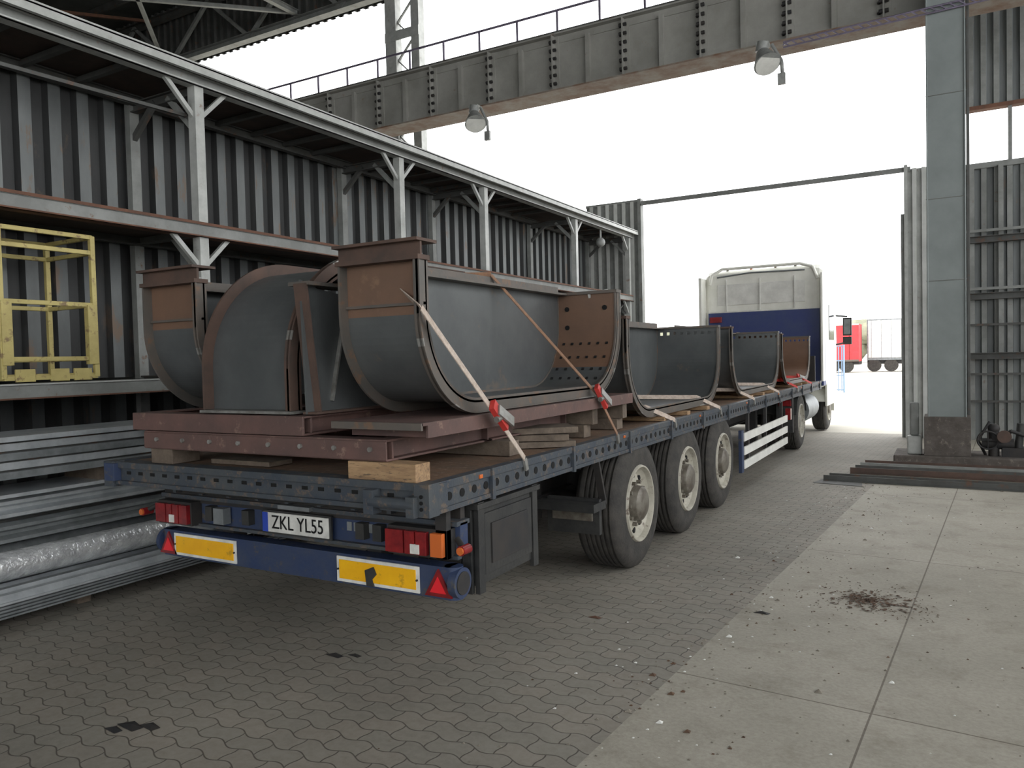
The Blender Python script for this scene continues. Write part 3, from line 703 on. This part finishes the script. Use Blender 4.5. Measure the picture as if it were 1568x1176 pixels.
for yy in(GY+.95,):
    for z in(.5,.98): b.cyl((gx0,yy,gz1+z),(gx1,yy,gz1+z),.026,railp,8)
    b.box(gx0,gx1,yy-.01,yy+.01,gz1+.06,gz1+.18,railp)
    x=gx0
    while x<gx1: b.cyl((x,yy,gz1),(x,yy,gz1+.98),.026,railp,8); x+=.95
b.done()
for i,x in enumerate((-8.25,-2.6)):
    b=B('high_bay_lamp')
    y=GY-.3
    b.box(x-.1,x+.1,y-.05,GY-.17,gz0-.1,gz0-.035,lampm)
    b.cyl((x-.02,y,gz0-.2),(x+.02,y,gz0-.04),.1,lampm,16)
    b.cyl((x,y,gz0-.2),(x+.1,y-.12,gz0-.45),.1,lampm,20,r2=.22)
    b.cyl((x+.1,y-.12,gz0-.45),(x+.105,y-.126,gz0-.46),.2,white,20)
    b.path([(x+.15,y,gz0-.1),(x+.3,y,gz0-.4),(x+.32,y,gz0-.7)],.03,lampm); b.box(x+.24,x+.36,y-.03,y+.03,gz0-.78,gz0-.6,lampm)
    b.done()
b=B('crane_power_cable')
cyy=GY-.7
b.cyl((-2.2,cyy,6.62),(1.5,cyy,6.7),.014,railp,6); b.cyl((-2.2,cyy,6.54),(1.5,cyy,6.62),.014,railp,6)
x=-2.2
while x<1.4: b.beam((x,cyy,6.62+.0216*(x+2.2)),(x+.1,cyy,6.54+.0216*(x+2.2)),.018,.018,railp); x+=.12
b.cyl((-2.2,cyy,6.58),(-2.2,GY-.1,6.84),.012,railp,6)
b.done()
# ---------------------------------------------------------------- debris
b=B('leaf_debris_pile')
for i in range(520):
    r=abs(random.gauss(0,.3)); a=random.uniform(0,6.28)
    x=-.46+r*math.cos(a)*1.0; y=5.66+r*math.sin(a)*.8; s=random.uniform(.005,.018)*(1 if r<.3 else .6); z=.002+max(0,.008*(1-r*3))*random.random()
    c,d=math.cos(a*7),math.sin(a*7)
    b.add([(x+s*c,y+s*d,z),(x-s*d,y+s*c*.6,z+.004),(x-s*c,y-s*d,z+.002),(x+s*d,y-s*c*.6,z+.005)],[(0,1,2,3)],debris_m)
b.done(recalc=False)
b=B('floor_rubble_chips')
for i in range(1100):
    y=random.uniform(2,11); 
    if random.random()<.6: x=bx(y)+random.gauss(0,.35)
    else: x=random.uniform(-1.3,1.2)
    s=random.uniform(.003,.009)
    if random.random()<.05: s*=2.2
    b.add([(x-s,y-s,0.001),(x+s,y-s*.7,0.001),(x+s*.8,y+s,0.001),(x-s*.6,y+s*.9,0.001),(x,y,s*.8)],[(0,1,4),(1,2,4),(2,3,4),(3,0,4)],random.choice((debris_m,stone_m,stone_m,stone_m,whiter)))
b.done(recalc=False)
b=B('floor_scrap_pieces')
for (x,y,s,m) in((-3.39,2.2,.05,chassis),(-3.3,2.24,.04,chassis),(-3.43,2.14,.035,chassis),(-3.11,3.3,.04,chassis),(-3.0,3.35,.03,chassis),(-2.0,4.55,.03,rustbr),(-1.05,5.1,.035,chassis)):
    b.add([(x-s*1.6,y-s*.4,.002),(x+s*1.2,y-s*.7,.002),(x+s*1.5,y+s*.3,.002),(x-s*.6,y+s*.8,.002),(x,y,.014)],[(0,1,4),(1,2,4),(2,3,4),(3,0,4)],m)
b.done(recalc=False)
# ---------------------------------------------------------------- yard background
b=B('red_lorry_trailer')
b.box(-19,-5.7,64,66.5,.85,3.75,redpaint); b.box(-19,-5.7,63.98,64,.85,1.0,steeld); b.box(-19,-5.7,63.98,64,3.65,3.75,whiter)
for i in range(12): b.box(-18.5+i*1.1,-18.46+i*1.1,63.97,64,1.0,3.65,redl)
for x in(-13,-11.8,-7.6,-6.6): b.cyl((x,64.1,.5),(x,64.5,.5),.5,rubber,20)
b.box(-19,-5.7,64.2,66.3,.6,.85,chassis); b.done(.03)
b=B('white_lorry_trailer')
b.box(-5.3,-1,66,68.5,.9,4.1,galvd); b.box(-5.2,-1.1,65.98,66,1.1,4.0,white); b.box(-5.3,-1,66.2,68.3,.6,.9,chassis)
for i in range(6): b.box(-5.0+i*.7,-4.97+i*.7,65.96,65.99,1.1,4.0,galvd)
for x in(-4.8,-3.6,-2): b.cyl((x,66.05,.5),(x,66.4,.5),.5,rubber,20)
b.done(.03)
b=B('mesh_fence')
for x in[-5.0+.12*i for i in range(12)]: b.cyl((x,34,.05),(x,34,1.9),.02,fenceb,6)
for z in(.1,.7,1.3,1.9): b.cyl((-5.05,34,z),(-3.6,34,z),.025,fenceb,6)
for x in(-5.05,-4.3,-3.6): b.cyl((x,34,-.01),(x,34,1.95),.035,fenceb,8)
b.done()
b=B('tree_line')
b.ball((-30,120,1.5),1.7,leaf,6)
for i in range(120):
    x=-60+i*.7+random.uniform(-.5,.5); r=random.uniform(1.2,2.4); b.ball((x,120+random.uniform(-3,3),random.uniform(r*.8,4.6)),r,leaf,5,(1,1,.9))
b.done()
b=B('wheel_stop_kerb'); b.box(-40,-7,24,24.3,-.01,.15,plinthm); b.done(.02)
# ---------------------------------------------------------------- camera / world
f_=1167;th,pi_,ro=[math.radians(v) for v in(29.6,1.9,1.4)]
F=Vector((-math.sin(th)*math.cos(pi_),math.cos(th)*math.cos(pi_),-math.sin(pi_)))
R0=Vector((math.cos(th),math.sin(th),0)); U0=R0.cross(F)
R=R0*math.cos(ro)-U0*math.sin(ro); U=R0*math.sin(ro)+U0*math.cos(ro)
cam=bpy.data.cameras.new('camera'); co=bpy.data.objects.new('camera',cam); scene.collection.objects.link(co)
cam.sensor_width=36; cam.lens=f_/1568*36; cam.clip_end=600
co.matrix_world=Matrix(((R.x,U.x,-F.x,0),(R.y,U.y,-F.y,0),(R.z,U.z,-F.z,1.71),(0,0,0,1)))
scene.camera=co
w=bpy.data.worlds.new('World'); scene.world=w; w.use_nodes=True
bg=w.node_tree.nodes['Background']; bg.inputs[0].default_value=(.98,.99,1,1); bg.inputs[1].default_value=3.9
